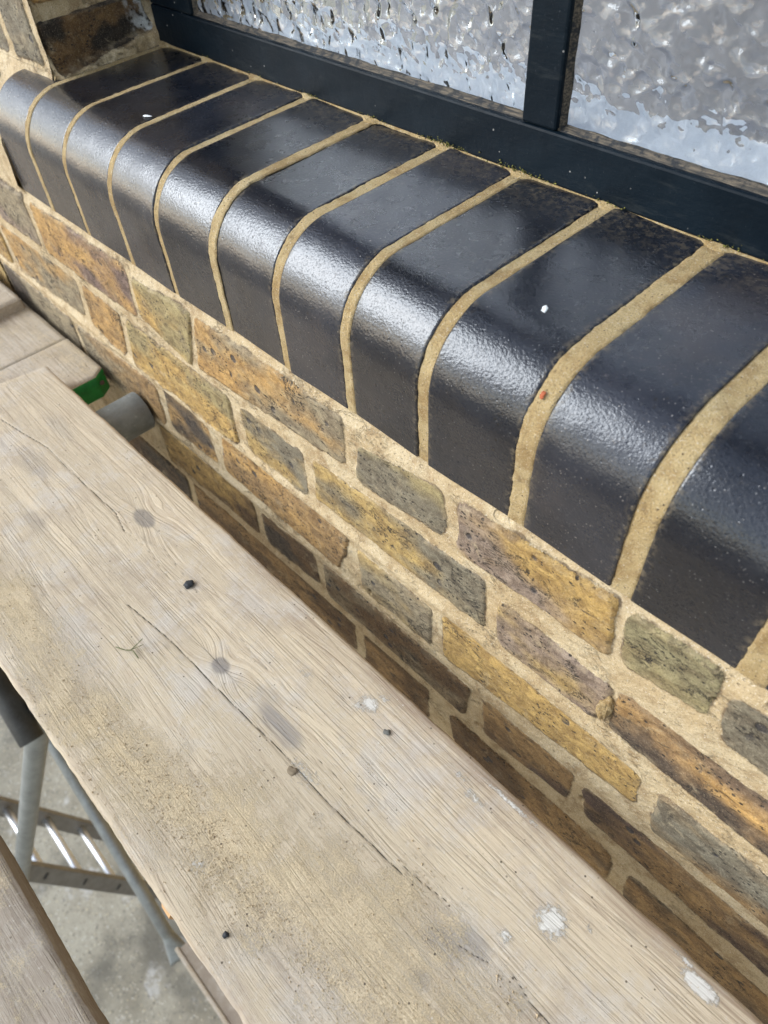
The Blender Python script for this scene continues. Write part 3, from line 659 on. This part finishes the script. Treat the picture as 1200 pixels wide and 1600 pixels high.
# ================================================================== WINDOW
win = empty('window', (.45, .19, .11), 'navy painted timber window with two hammered privacy glass panes above the sill', 'window')
bm = bmesh.new()
zb, zt = .1105, 1.345
box(bm, JX + .0035, 1.30, .170, .1835, zb, .1435, .0018)          # bottom rail
box(bm, JX + .0035, .0555, .1705, .1835, .1437, zt, .0018)       # left stile
box(bm, .4485, .4765, .1705, .1835, .1437, zt, .0018)            # mullion
box(bm, .93, .96, .1705, .1835, .1437, zt, .0018)
box(bm, .0557, .4483, .170, .236, zt - .04, zt, .0018)
box(bm, .4767, .93, .170, .236, zt - .04, zt, .0018)
part('frame', bm_mesh(bm), M_frame, win)
def putty(x0, x1, z0, z1):
    Vl = []; Fl = []; b0 = 0
    def strip(p0, p1, inward, n):
        nonlocal b0
        t = np.linspace(0, 1, n); w = np.linspace(0, 1, 7); Wg, T = np.meshgrid(w, t, indexing='ij')
        L = np.linalg.norm(np.array(p1) - p0)
        base_ = np.array(p0)[None, None] * (1 - T[..., None]) + np.array(p1)[None, None] * T[..., None]
        nz = fbm(T * L * 90, Wg * 3, 4, int(L * 100)) * .0007
        Q = base_ + np.array(inward)[None, None] * (Wg * (.0038 + 0.0010 * fbm(T * L * 60, T * 0, 3, 2)))[..., None]
        Q[..., 1] += Wg * .0050 + nz
        idx = np.arange(Q.shape[0] * n).reshape(Q.shape[0], n) + b0
        Fl.append(np.stack([idx[:-1, :-1], idx[1:, :-1], idx[1:, 1:], idx[:-1, 1:]], -1).reshape(-1, 4)); Vl.append(Q.reshape(-1, 3)); b0 += Q.shape[0] * n
    y = .1735
    strip((x0, y, z0), (x1, y, z0), (0, 0, 1), 600); strip((x0, y, z1), (x1, y, z1), (0, 0, -1), 60)
    strip((x0, y, z0), (x0, y, z1), (1, 0, 0), 600); strip((x1, y, z0), (x1, y, z1), (-1, 0, 0), 600)
    return mesh_from(Vl, Fl, 'putty')
for (x0, x1, lb) in ((.0550, .4490, 'left'), (.4760, .9305, 'right')):
    part('putty', putty(x0, x1, .1432, zt - .0405), M_putty, win)
    bm = bmesh.new(); box(bm, x0 - .002, x1 + .002, .1780, .1820, .141, zt - .038)
    part('glass_pane', bm_mesh(bm), M_glass, win)
# inside: a white sill board, then a grey room
bm = bmesh.new(); box(bm, -.05, 1.4, .1840, .244, .100, .1415, .002)
part('inner_sill', bm_mesh(bm), M_white, win)
room = empty('room', (.4, 1.2, -.8), 'dim grey room seen blurred through the hammered glass', 'room')
bm = bmesh.new(); box(bm, -2.4, 2.6, .31, 2.6, -.84, -.80); part('room_floor', bm_mesh(bm), M_grey, room)
bm = bmesh.new(); box(bm, -2.4, 2.6, 2.61, 2.68, -.80, 2.0); part('room_wall', bm_mesh(bm), M_grey, room)

# ================================================================== SCAFFOLD BOARDS
def seg_dist(X, Y, pts):
    d = np.full(X.shape, 1.0)
    for (ax, ay), (bx, by) in zip(pts[:-1], pts[1:]):
        ex, ey = bx - ax, by - ay; t = np.clip(((X - ax) * ex + (Y - ay) * ey) / (ex * ex + ey * ey), 0, 1)
        d = np.minimum(d, np.hypot(X - ax - t * ex, Y - ay - t * ey))
    return d
CR = [([(.0204,-.1499),(.1033,-.1343),(.1649,-.1336),(.2360,-.1306),(.2642,-.1366)], .95), ([(.2642,-.1366),(.2970,-.1325),(.3383,-.1368),(.4103,-.1401)], .35),
 ([(.3397,-.1778),(.3957,-.1716),(.4478,-.1693),(.5071,-.1667),(.5434,-.1651),(.5792,-.1651),(.6142,-.1635),(.6566,-.1604)], 1.0), ([(.6539,-.1565),(.6716,-.1544),(.6883,-.1513)], .7),
 ([(.7082,-.1648),(.7192,-.1619),(.7290,-.1580)], .7), ([(.7427,-.1524),(.7592,-.1564),(.7708,-.1563),(.7900,-.1571)], .8), ([(.7440,-.1698),(.7573,-.1702),(.7700,-.1706)], .6),
 ([(.6912,-.1285),(.7054,-.1280),(.7194,-.1267)], .2), ([(.5371,-.1515),(.5583,-.1502),(.5789,-.1480)], .45), ([(.5789,-.1480),(.6046,-.1396),(.6362,-.1377)], .1),
 ([(.3071,-.1217),(.3627,-.1274),(.4307,-.1287),(.4859,-.1317)], .4), ([(.2040,-.1813),(.2416,-.1796),(.2643,-.1702)], .25), ([(.253,-.109),(.2635,-.1154),(.272,-.121)], .3)]
SP = [(.5546,-.0940,.010,.007,.9),(.5584,-.0829,.007,.004,.6),(.549,-.1015,.007,.005,.6),(.7409,-.1140,.0105,.0095,1.05),(.7263,-.1405,.006,.004,.75),(.8215,-.0798,.011,.0045,1.5),(.8085,-.0741,.010,.002,.7),(.6562,-.0908,.011,.004,.7),(.6760,-.0760,.030,.0022,.75),(.640,-.0865,.009,.003,.6),(.5580,-.2532,.009,.007,.55),(.560,-.1640,.022,.010,.5),(.5000,-.1120,.008,.005,.5),(.588,-.0985,.004,.003,.4),(.7600,-.1010,.006,.003,.5),(.490,-.098,.005,.003,.45),(.61,-.098,.007,.002,.4),(.352,-.131,.003,.0025,.35)]
KN = [(.2635,-.1154,.016,.0085),(.4457,-.1555,.009,.007),(.10,-.205,.010,.006)]
ST = [(.5171,-.1532,.030,.009,1.0),(.495,-.145,.018,.006,.5),(.7005,-.1702,.018,.010,1.0),(.715,-.158,.014,.008,.8),(.7049,-.1944,.010,.006,.7),(.12,-.155,.035,.012,.5),(.19,-.19,.02,.01,.4),(.4457,-.1555,.011,.009,.5),(.78,-.21,.03,.02,.5),(.08,-.11,.03,.01,.4)]
DP = [(.2367,-.2452),(.2924,-.2477),(.3433,-.2550),(.4096,-.2560),(.4762,-.2480),(.5226,-.2346),(.5784,-.2314),(.6202,-.2163),(.6570,-.1997),(.72,-.2200),(.85,-.225)]
BX0, BX1, BY0, BY1, BZ, BT = -.0340, 1.60, -.2835, -.0690, -.170, .030
def board_attrs(X, Y, main=True):
    z0 = np.zeros(X.shape)
    if not main:
        return dict(crack=z0, splat=z0, knot=z0, stain=z0, grainshift=z0, edge=z0, dust=.55 + .35 * fbm(X * 9, Y * 14, 4, 3))
    wx = X; wy = Y + .0010 * fbm(X * 30, Y * 30, 3, 4)
    crack = z0 + 1
    for pts, w in CR:
        d = seg_dist(wx, wy, pts); crack = np.minimum(crack, d / (.50 + .50 * w) + .00055 * (1 - w))
    splat = z0.copy()
    for (x, y, rx, ry, a_) in SP: splat = np.maximum(splat, a_ * np.clip(1.15 - np.hypot((X - x) / rx, (Y - y) / ry) * .75, 0, 1))
    knot = z0.copy(); shift = z0.copy()
    for (x, y, rx, ry) in KN:
        r = np.hypot((X - x) / rx, (Y - y) / ry); knot = np.maximum(knot, sstep(1.1, .75, r)); shift += np.sign(Y - y) * .010 * np.exp(-(r / 2.2) ** 2)
    stain = z0.copy()
    for (x, y, rx, ry, a_) in ST: stain = np.maximum(stain, a_ * sstep(1.25, .4, np.hypot((X - x) / rx, (Y - y) / ry) + .35 * fbm(X * 70, Y * 70, 3, 5)))
    dc = np.interp(X, [p[0] for p in DP], [p[1] for p in DP]); wid = np.interp(X, [.1, .3, .5, .7, .9], [.030, .028, .038, .060, .065])
    dust = np.interp(X, [.15, .25, .5, .62, .9], [0, 1.15, .95, .66, .62]) * np.exp(-((Y - dc) / wid) ** 2) + .12 * sstep(.35, .6, X)
    dust = dust + .30 * np.exp(-((Y + .20) / .05) ** 2) * sstep(.45, .7, X) - .12 + .2 * np.exp(-((X - .03) / .05) ** 2)
    edge = sstep(BY1 - .016, BY1 - .002, Y) * sstep(.3, .55, X) * .9 + sstep(BY0 + .012, BY0 + .002, Y) * .5
    edge = np.clip(edge + sstep(BY1 - .06, BY1, Y) * sstep(.3, .6, X) * (.35 + .6 * fbm(X * 9, Y * 40, 4, 6)), 0, 1)
    return dict(crack=np.clip(.004 - crack, 0, 1), splat=splat, knot=knot, stain=stain, grainshift=shift, edge=edge, dust=dust)
def make_board(root, x0, x1, y0, y1, zt, th, m, dx, main, rough=.0006, endcut=None):
    nx = int((x1 - x0) / dx) + 1; ny = int((y1 - y0) / dx) + 1
    xs = np.linspace(x0, x1, nx); ys = np.linspace(y0, y1, ny); X, Y = np.meshgrid(xs, ys, indexing='ij')
    A = board_attrs(X, Y, main)
    ed = np.minimum(np.minimum(Y - y0, y1 - Y), np.minimum(X - x0, x1 - X))
    Zt = zt + rough * fbm(X * 4, Y * 60, 4, 2) - .0030 * np.exp(-(ed / .0014)) - .0006 * np.exp(-(ed / .006))
    Zt = Zt - .0007 * sstep(.0030, .0038, A['crack'])
    # ragged long edges
    Yr = Y + sstep(.006, 0, Y - y0) * .0012 * fbm(X * 60, X * 0 + 3, 4, 5) + sstep(.006, 0, y1 - Y) * .0012 * fbm(X * 45, X * 0 + 8, 4, 7)
    Xr = X + sstep(.006, 0, X - x0) * .0012 * fbm(Y * 90, Y * 0 + 3, 4, 5) + (endcut(Y) if endcut is not None else 0) * sstep(x0 + .05, x0, X)
    P = np.stack([Xr, Yr, Zt], -1)
    o = part('board_top', grid_mesh('board_top', P, A), m, root)
    # sides and underside
    lo = zt - th
    ring = np.concatenate([P[:, 0], P[-1, 1:], P[::-1, -1][1:], P[0, ::-1][1:]], 0)
    k = np.arange(0, len(ring), 1)
    Rn = [ring]
    for f in (.3, .6, .9, 1.0):
        q = ring.copy(); q[:, 2] = ring[:, 2] * (1 - f) + lo * f
        if f == 1.0:
            c_ = np.array([(x0 + x1) / 2, (y0 + y1) / 2]); q[:, 0] += np.sign(c_[0] - q[:, 0]) * .002; q[:, 1] += np.sign(c_[1] - q[:, 1]) * .002
        Rn.append(q)
    sm = grid_mesh('sides', np.stack(Rn, 1), {kk: np.zeros((len(ring), 5)) for kk in A})
    part('board_edge', sm, m, root)
    bm = bmesh.new(); vs = [bm.verts.new((x, y, lo)) for x, y in ((x0 + .002, y0 + .002), (x1 - .002, y0 + .002), (x1 - .002, y1 - .002), (x0 + .002, y1 - .002))]; bm.faces.new(vs[::-1])
    part('board_underside', bm_mesh(bm), m, root)
    return o
main = empty('scaffold_board', (.6, -.176, BZ - BT), 'wide weathered scaffold board with long cracks, buff dust and white splashes, nearest the wall', 'scaffold board')
make_board(main, BX0, BX1, BY0, BY1, BZ, BT, M_board, .0011, True, endcut=lambda Y: -.0100 * (BY1 - Y) / .0548 * 1.0)
# bright splinters where the lower arris has broken away
for (x, L, w) in ((.648, .030, .0050), (.694, .036, .0062), (.742, .034, .0040), (.552, .014, .0026)):
    bm = bmesh.new()
    vs = [(x, BY0 + .003, BZ - .004), (x + L, BY0 + .003, BZ - .006), (x + L * .95, BY0 - w, BZ - .016), (x + L * .35, BY0 - w * .8, BZ - .014), (x, BY0 + .003, BZ - .024), (x + L, BY0 + .003, BZ - .026), (x + L * .9, BY0 - w * .6, BZ - .024), (x + L * .3, BY0 - w * .5, BZ - .024)]
    v = [bm.verts.new(p) for p in vs]
    for f in ((0, 1, 2, 3), (4, 7, 6, 5), (0, 3, 7, 4), (1, 5, 6, 2), (3, 2, 6, 7), (0, 4, 5, 1)): bm.faces.new([v[i] for i in f])
    part('splinter', bm_mesh(bm), M_split, main)
# loose sand grains on the board
rg3 = np.random.default_rng(5); Vs = []; Fs = []; base = 0
n = 170000; xs = rg3.uniform(.08, .95, n); ys = rg3.uniform(BY0 + .002, BY1 - .01, n)
A = board_attrs(xs[None], ys[None])['dust'][0]; keep = rg3.random(n) < np.clip(A - .15 + .45 * fbm(xs * 60, ys * 60, 4, 3), 0, 1) ** 1.5 * .55
xs, ys = xs[keep], ys[keep]; m_ = len(xs); rad = rg3.uniform(.00018, .00055, m_) * (1 + (rg3.random(m_) < .03) * 1.3)
TV = np.array([(1, 0, -.5), (-.5, .87, -.5), (-.5, -.87, -.5), (.1, .1, 1.0)]); TF = np.array([(0, 1, 3), (1, 2, 3), (2, 0, 3)])
ang = rg3.uniform(0, 6.28, m_); ca_, sa_ = np.cos(ang), np.sin(ang)
TV = TV[None] * (1 + .35 * rg3.standard_normal((m_, 4, 3)))
V = np.stack([TV[..., 0] * ca_[:, None] - TV[..., 1] * sa_[:, None], TV[..., 0] * sa_[:, None] + TV[..., 1] * ca_[:, None], TV[..., 2]], -1) * rad[:, None, None] + np.stack([xs, ys, np.full(m_, BZ + .0002)], -1)[:, None]
F = TF[None] + (np.arange(m_) * 4)[:, None, None]
me = mesh_from([V.reshape(-1, 3)], [F.reshape(-1, 3)], 'sand'); me.polygons.foreach_set('use_smooth', np.zeros(len(me.polygons), bool))
tag(link('sand_dust', me, M_sand), 'thin drift of loose buff sand along the outer edge of the wide board', 'sand', kind='stuff')
fleck('black_crumb', .3607, -.1294, BZ + .0016, .0048, .0040, .0022, M_char, 'black round crumb on the middle of the wide board', 'crumb', .4)
fleck('black_crumb', .6044, -.2640, BZ + .0010, .0022, .0018, .0012, M_char, 'tiny black bead near the outer lower edge of the wide board', 'crumb', .2, seed=6)
fleck('grit_crumb', .5804, -.1007, BZ + .0010, .0028, .0022, .0011, plain('grey_grit', (.13, .125, .11), .9), 'grey grit crumb beside the white splashes on the wide board', 'crumb', .2, seed=8)
fleck('mud_crumb', .5531, -.1687, BZ + .0003, .0040, .0030, .0009, plain('dry_mud', (.22, .17, .11), .95), 'dry mud crumb beside the long crack of the wide board', 'crumb', .2, seed=9)
bm = bmesh.new()
def wire(pts, r):
    for p, q in zip(pts[:-1], pts[1:]): tube(bm, p, q, r, 8, r * .4)
s0 = Vector((.3807, -.1990, BZ + .0012))
def sp_(u, v, h=0): # picture-ish right / down offsets laid on the board
    return s0 + Vector((.72 * u + .62 * v, .62 * u - .75 * v, h))
wire([sp_(-.014, -.001), sp_(-.004, .002, .001), sp_(.003, .002, .0015), sp_(.010, .0085)], .00045)
wire([sp_(.001, .002, .0012), sp_(.006, -.004, .003), sp_(.009, -.008, .004)], .0004)
wire([sp_(.002, .001, .0012), sp_(.008, -.001, .003), sp_(.011, -.003, .003)], .0003)
tag(link('dry_sprig', bm_mesh(bm, 'sprig', True), M_sprig), 'tiny forked olive sprig lying on the wide board', 'sprig')

# board with green end, lower left; runs on from under the main board towards the left
b2 = empty('scaffold_board', (-.3, -.10, -.232), 'pale scaffold board with a green painted end, half under the wide board', 'scaffold board')
make_board(b2, -1.6, -.1145, -.235, -.0120, -.200, .032, M_board3, .003, False)
X, Y = np.meshgrid(np.linspace(-.1135, -.0125, 60), np.linspace(-.235, -.0120, 90), indexing='ij')
chm = np.clip((Y + .027) / .015, 0, 1) * .011
Xc = -.1135 + (X + .1135) * (1 - chm / .101)
ed = np.minimum(np.minimum(Y + .235, -.0120 - Y), np.minimum(X + .1135, -.0125 - X))
P = np.stack([Xc, Y, -.1995 + .0004 * fbm(X * 60, Y * 8, 3, 3) - .002 * np.exp(-ed / .0014)], -1)
part('board_top', grid_mesh('end_top', P, board_attrs(X, Y, False)), M_board3, b2)
xe = Xc[-1]; ye = Y[-1]
P = np.stack([np.stack([xe + .0004, ye, np.full(90, -.2018)], -1), np.stack([xe + .0012, ye, np.full(90, -.2030)], -1), np.stack([xe + .0012, ye, np.full(90, -.2310)], -1), np.stack([xe - .002, ye, np.full(90, -.2320)], -1)], 0)
part('painted_end', grid_mesh('painted_end', P, flip=False), M_green, b2)
yy_ = np.linspace(0, 1, 4); P = np.stack([np.stack([Xc[:, -1], Y[:, -1] + .0002, np.full(60, zz)], -1) for zz in (-.2016, -.21, -.22, -.232)], 1)
part('board_edge', grid_mesh('end_side', P, dict(crack=np.zeros((60, 4)))), M_board3, b2)
bm = bmesh.new(); bmesh.ops.create_uvsphere(bm, u_segments=14, v_segments=8, radius=.0032, matrix=Matrix.Translation((-.0117, -.022, -.2125)) @ Matrix.Diagonal((.45, 1, 1, 1)))
part('nail_head', bm_mesh(bm, 'n', True), M_rust, b2)
# another board beyond it
b3 = empty('scaffold_board', (-.6, -.14, -.215), 'pale scaffold board end at the far left edge, beyond the green-ended one', 'scaffold board')
make_board(b3, -1.7, -.222, -.250, -.018, -.183, .032, M_board3, .003, False)
# outer board, lower left corner
b4 = empty('scaffold_board', (.5, -.465, -.238), 'grey dusty scaffold board in the lower left corner, outside the gap', 'scaffold board')
make_board(b4, -1.2, 1.9, -.578, -.3525, -.200, .038, M_board2, .002, False, rough=.0012)

for yc, lb in ((-.700, 'added unseen board blocking light from below, outside the dusty corner board'), (-.935, 'added unseen outermost board blocking light from below the scaffold deck')):  # out-of-view boards added to keep light from rising into the wall gap
    block_board = empty('scaffold_board', (.5, yc, -.238), lb, 'scaffold board')
    make_board(block_board, -1.2, 1.9, yc - .112, yc + .112, -.200, .038, M_board2, .006, False, rough=.0012)
# ================================================================== TUBES BELOW
def tube_thing(name, p0, p1, r, m, label, extra=None):
    root = empty(name, tuple(Vector(p0)), label, 'scaffold tube')
    bm = bmesh.new(); tube(bm, p0, p1, r, 36, .004, 12); part('tube', bm_mesh(bm), m, root); return root
tube_thing('scaffold_tube', (.056, -.85, -.2245), (.056, -.0085, -.2245), .0242, M_tube, 'grey galvanised tube end poking out under the wide board towards the wall')
tA = Vector((-.277, -.371, -1.103)); tB = Vector((-.642, -.731, -2.197)); dd = (tB - tA).normalized()
tube_thing('scaffold_tube', tA - dd * .75 + Vector((0, -.0, 0)), tB + dd * 1.4, .0242, M_tube2, 'long raking galvanised tube crossing in front of the ladder below the boards')
tA = Vector((-.541, -.387, -1.535)); tB = Vector((-.070, -.458, -2.023)); dd = (tB - tA).normalized()
brc = empty('brace_tube', tuple(tB), 'thin galvanised brace with a flattened end along the edge of the wide board', 'brace')
bm = bmesh.new(); tube(bm, tA - dd * .6, tB - dd * .02, .0175, 32, .003, 6); part('tube', bm_mesh(bm), M_tube2, brc)
bm = bmesh.new(); q = dd.to_track_quat('Z', 'Y').to_matrix()
rings_ = []
for i in range(9):
    t = i / 8; rx = .0175 + .018 * t; ry = .0175 * (1 - t) + .004 * t
    rings_.append([bm.verts.new(tB - dd * .021 + q @ Vector((rx * math.cos(k * math.pi / 10), ry * math.sin(k * math.pi / 10), t * .085))) for k in range(20)])
for A_, B_ in zip(rings_[:-1], rings_[1:]):
    for k in range(20): bm.faces.new((A_[k], A_[(k + 1) % 20], B_[(k + 1) % 20], B_[k])).smooth = True
bm.faces.new(rings_[-1]); part('flattened_end', bm_mesh(bm), M_tube2, brc)
tube_thing('scaffold_tube', (-.60, -.315, -.66), (-.19, -.372, -.985), .0242, M_tubed, 'short dark tube at the left edge just under the wide board')
tA = Vector((-.43, -.352, -.80))
cl = empty('coupler', tuple(tA), 'steel scaffold coupler clamped on the dark tube at the left edge', 'coupler')
bm = bmesh.new(); tube(bm, tA - Vector((.028, -.004, -.022)), tA + Vector((.028, -.004, -.022)), .034, 24, .008); box(bm, tA.x - .02, tA.x + .02, tA.y + .02, tA.y + .055, tA.z - .02, tA.z + .02, .004)
part('clamp_body', bm_mesh(bm), M_tube, cl)
bm = bmesh.new(); tube(bm, tA + Vector((0, .02, .03)), tA + Vector((0, .075, .03)), .007, 12, .003); part('bolt', bm_mesh(bm), M_rust, cl)

# ================================================================== LADDER
ldir = Vector((0, .241, -.969)).normalized(); lu = Vector((0, ldir.z * -1, ldir.y)).normalized()   # lu: across the stile, in the YZ plane
lad = empty('ladder', (-.89, -.5, GZ), 'aluminium ladder leaning below the boards, seen through the gap at lower left', 'ladder')
def at_l(x, p, s): return Vector((x, p.y, p.z)) + ldir * s
pn = Vector((-.725, -.655, -2.66))
lu = ldir.cross(Vector((1, 0, 0))).normalized()
bm_r = []
smax = (pn.z - GZ) / .9701
for xx in (-.725, -1.055):
    bm = bmesh.new(); Mx = Matrix(((1, 0, 0, 0), (0, lu.y, ldir.y, 0), (0, lu.z, ldir.z, 0), (0, 0, 0, 1)))
    T = Matrix.Translation((xx, pn.y, pn.z)) @ Mx
    box(bm, -.012, .012, -.034, .034, -1.6, smax, .002, T)
    st = part('stile', bm_mesh(bm), M_alu, lad)
    for k in range(-6, 5):
        s_ = .02 + k * .25
        if s_ > smax - .1: continue
        bm = bmesh.new(); box(bm, .0119, .0140, -.014, .014, -.0055, .0055, 0, T @ Matrix.Translation((0, 0, s_)) @ Matrix.Rotation(.5, 4, 'X'))
        me = bm_mesh(bm); me.transform(Matrix.Translation(-Vector(lad.location))); sl = link('rung_slot', me, M_dark, st)
for k in range(-6, 5):
    s_ = .02 + k * .25
    if s_ > smax - .1: continue
    bm = bmesh.new(); p = pn + ldir * s_; tube(bm, (-1.043, p.y, p.z), (-.737, p.y, p.z), .0145, 20, .002); part('rung', bm_mesh(bm), M_rung, lad)

# timber lying below the brace end
tm = empty('timber_plank', (.1, -.44, -2.1), 'narrow grey timber below the wide board with pale worn edge', 'timber')
bm = bmesh.new(); box(bm, -.012, 1.6, -.445, -.25, -1.99, -1.950, .003); part('plank', bm_mesh(bm), M_board2, tm)
bm = bmesh.new(); box(bm, -.020, 1.6, -.4575, -.4455, -1.985, -1.946, .003); part('edge_strip', bm_mesh(bm), M_board3, tm)
for o in S.objects:
    gname = {'scaffold board': 'scaffold boards of the deck', 'scaffold tube': 'galvanised scaffold tubes', 'paint drop': 'white paint drops on the sill'}.get(o.get('category'))
    if gname: o['group'] = gname
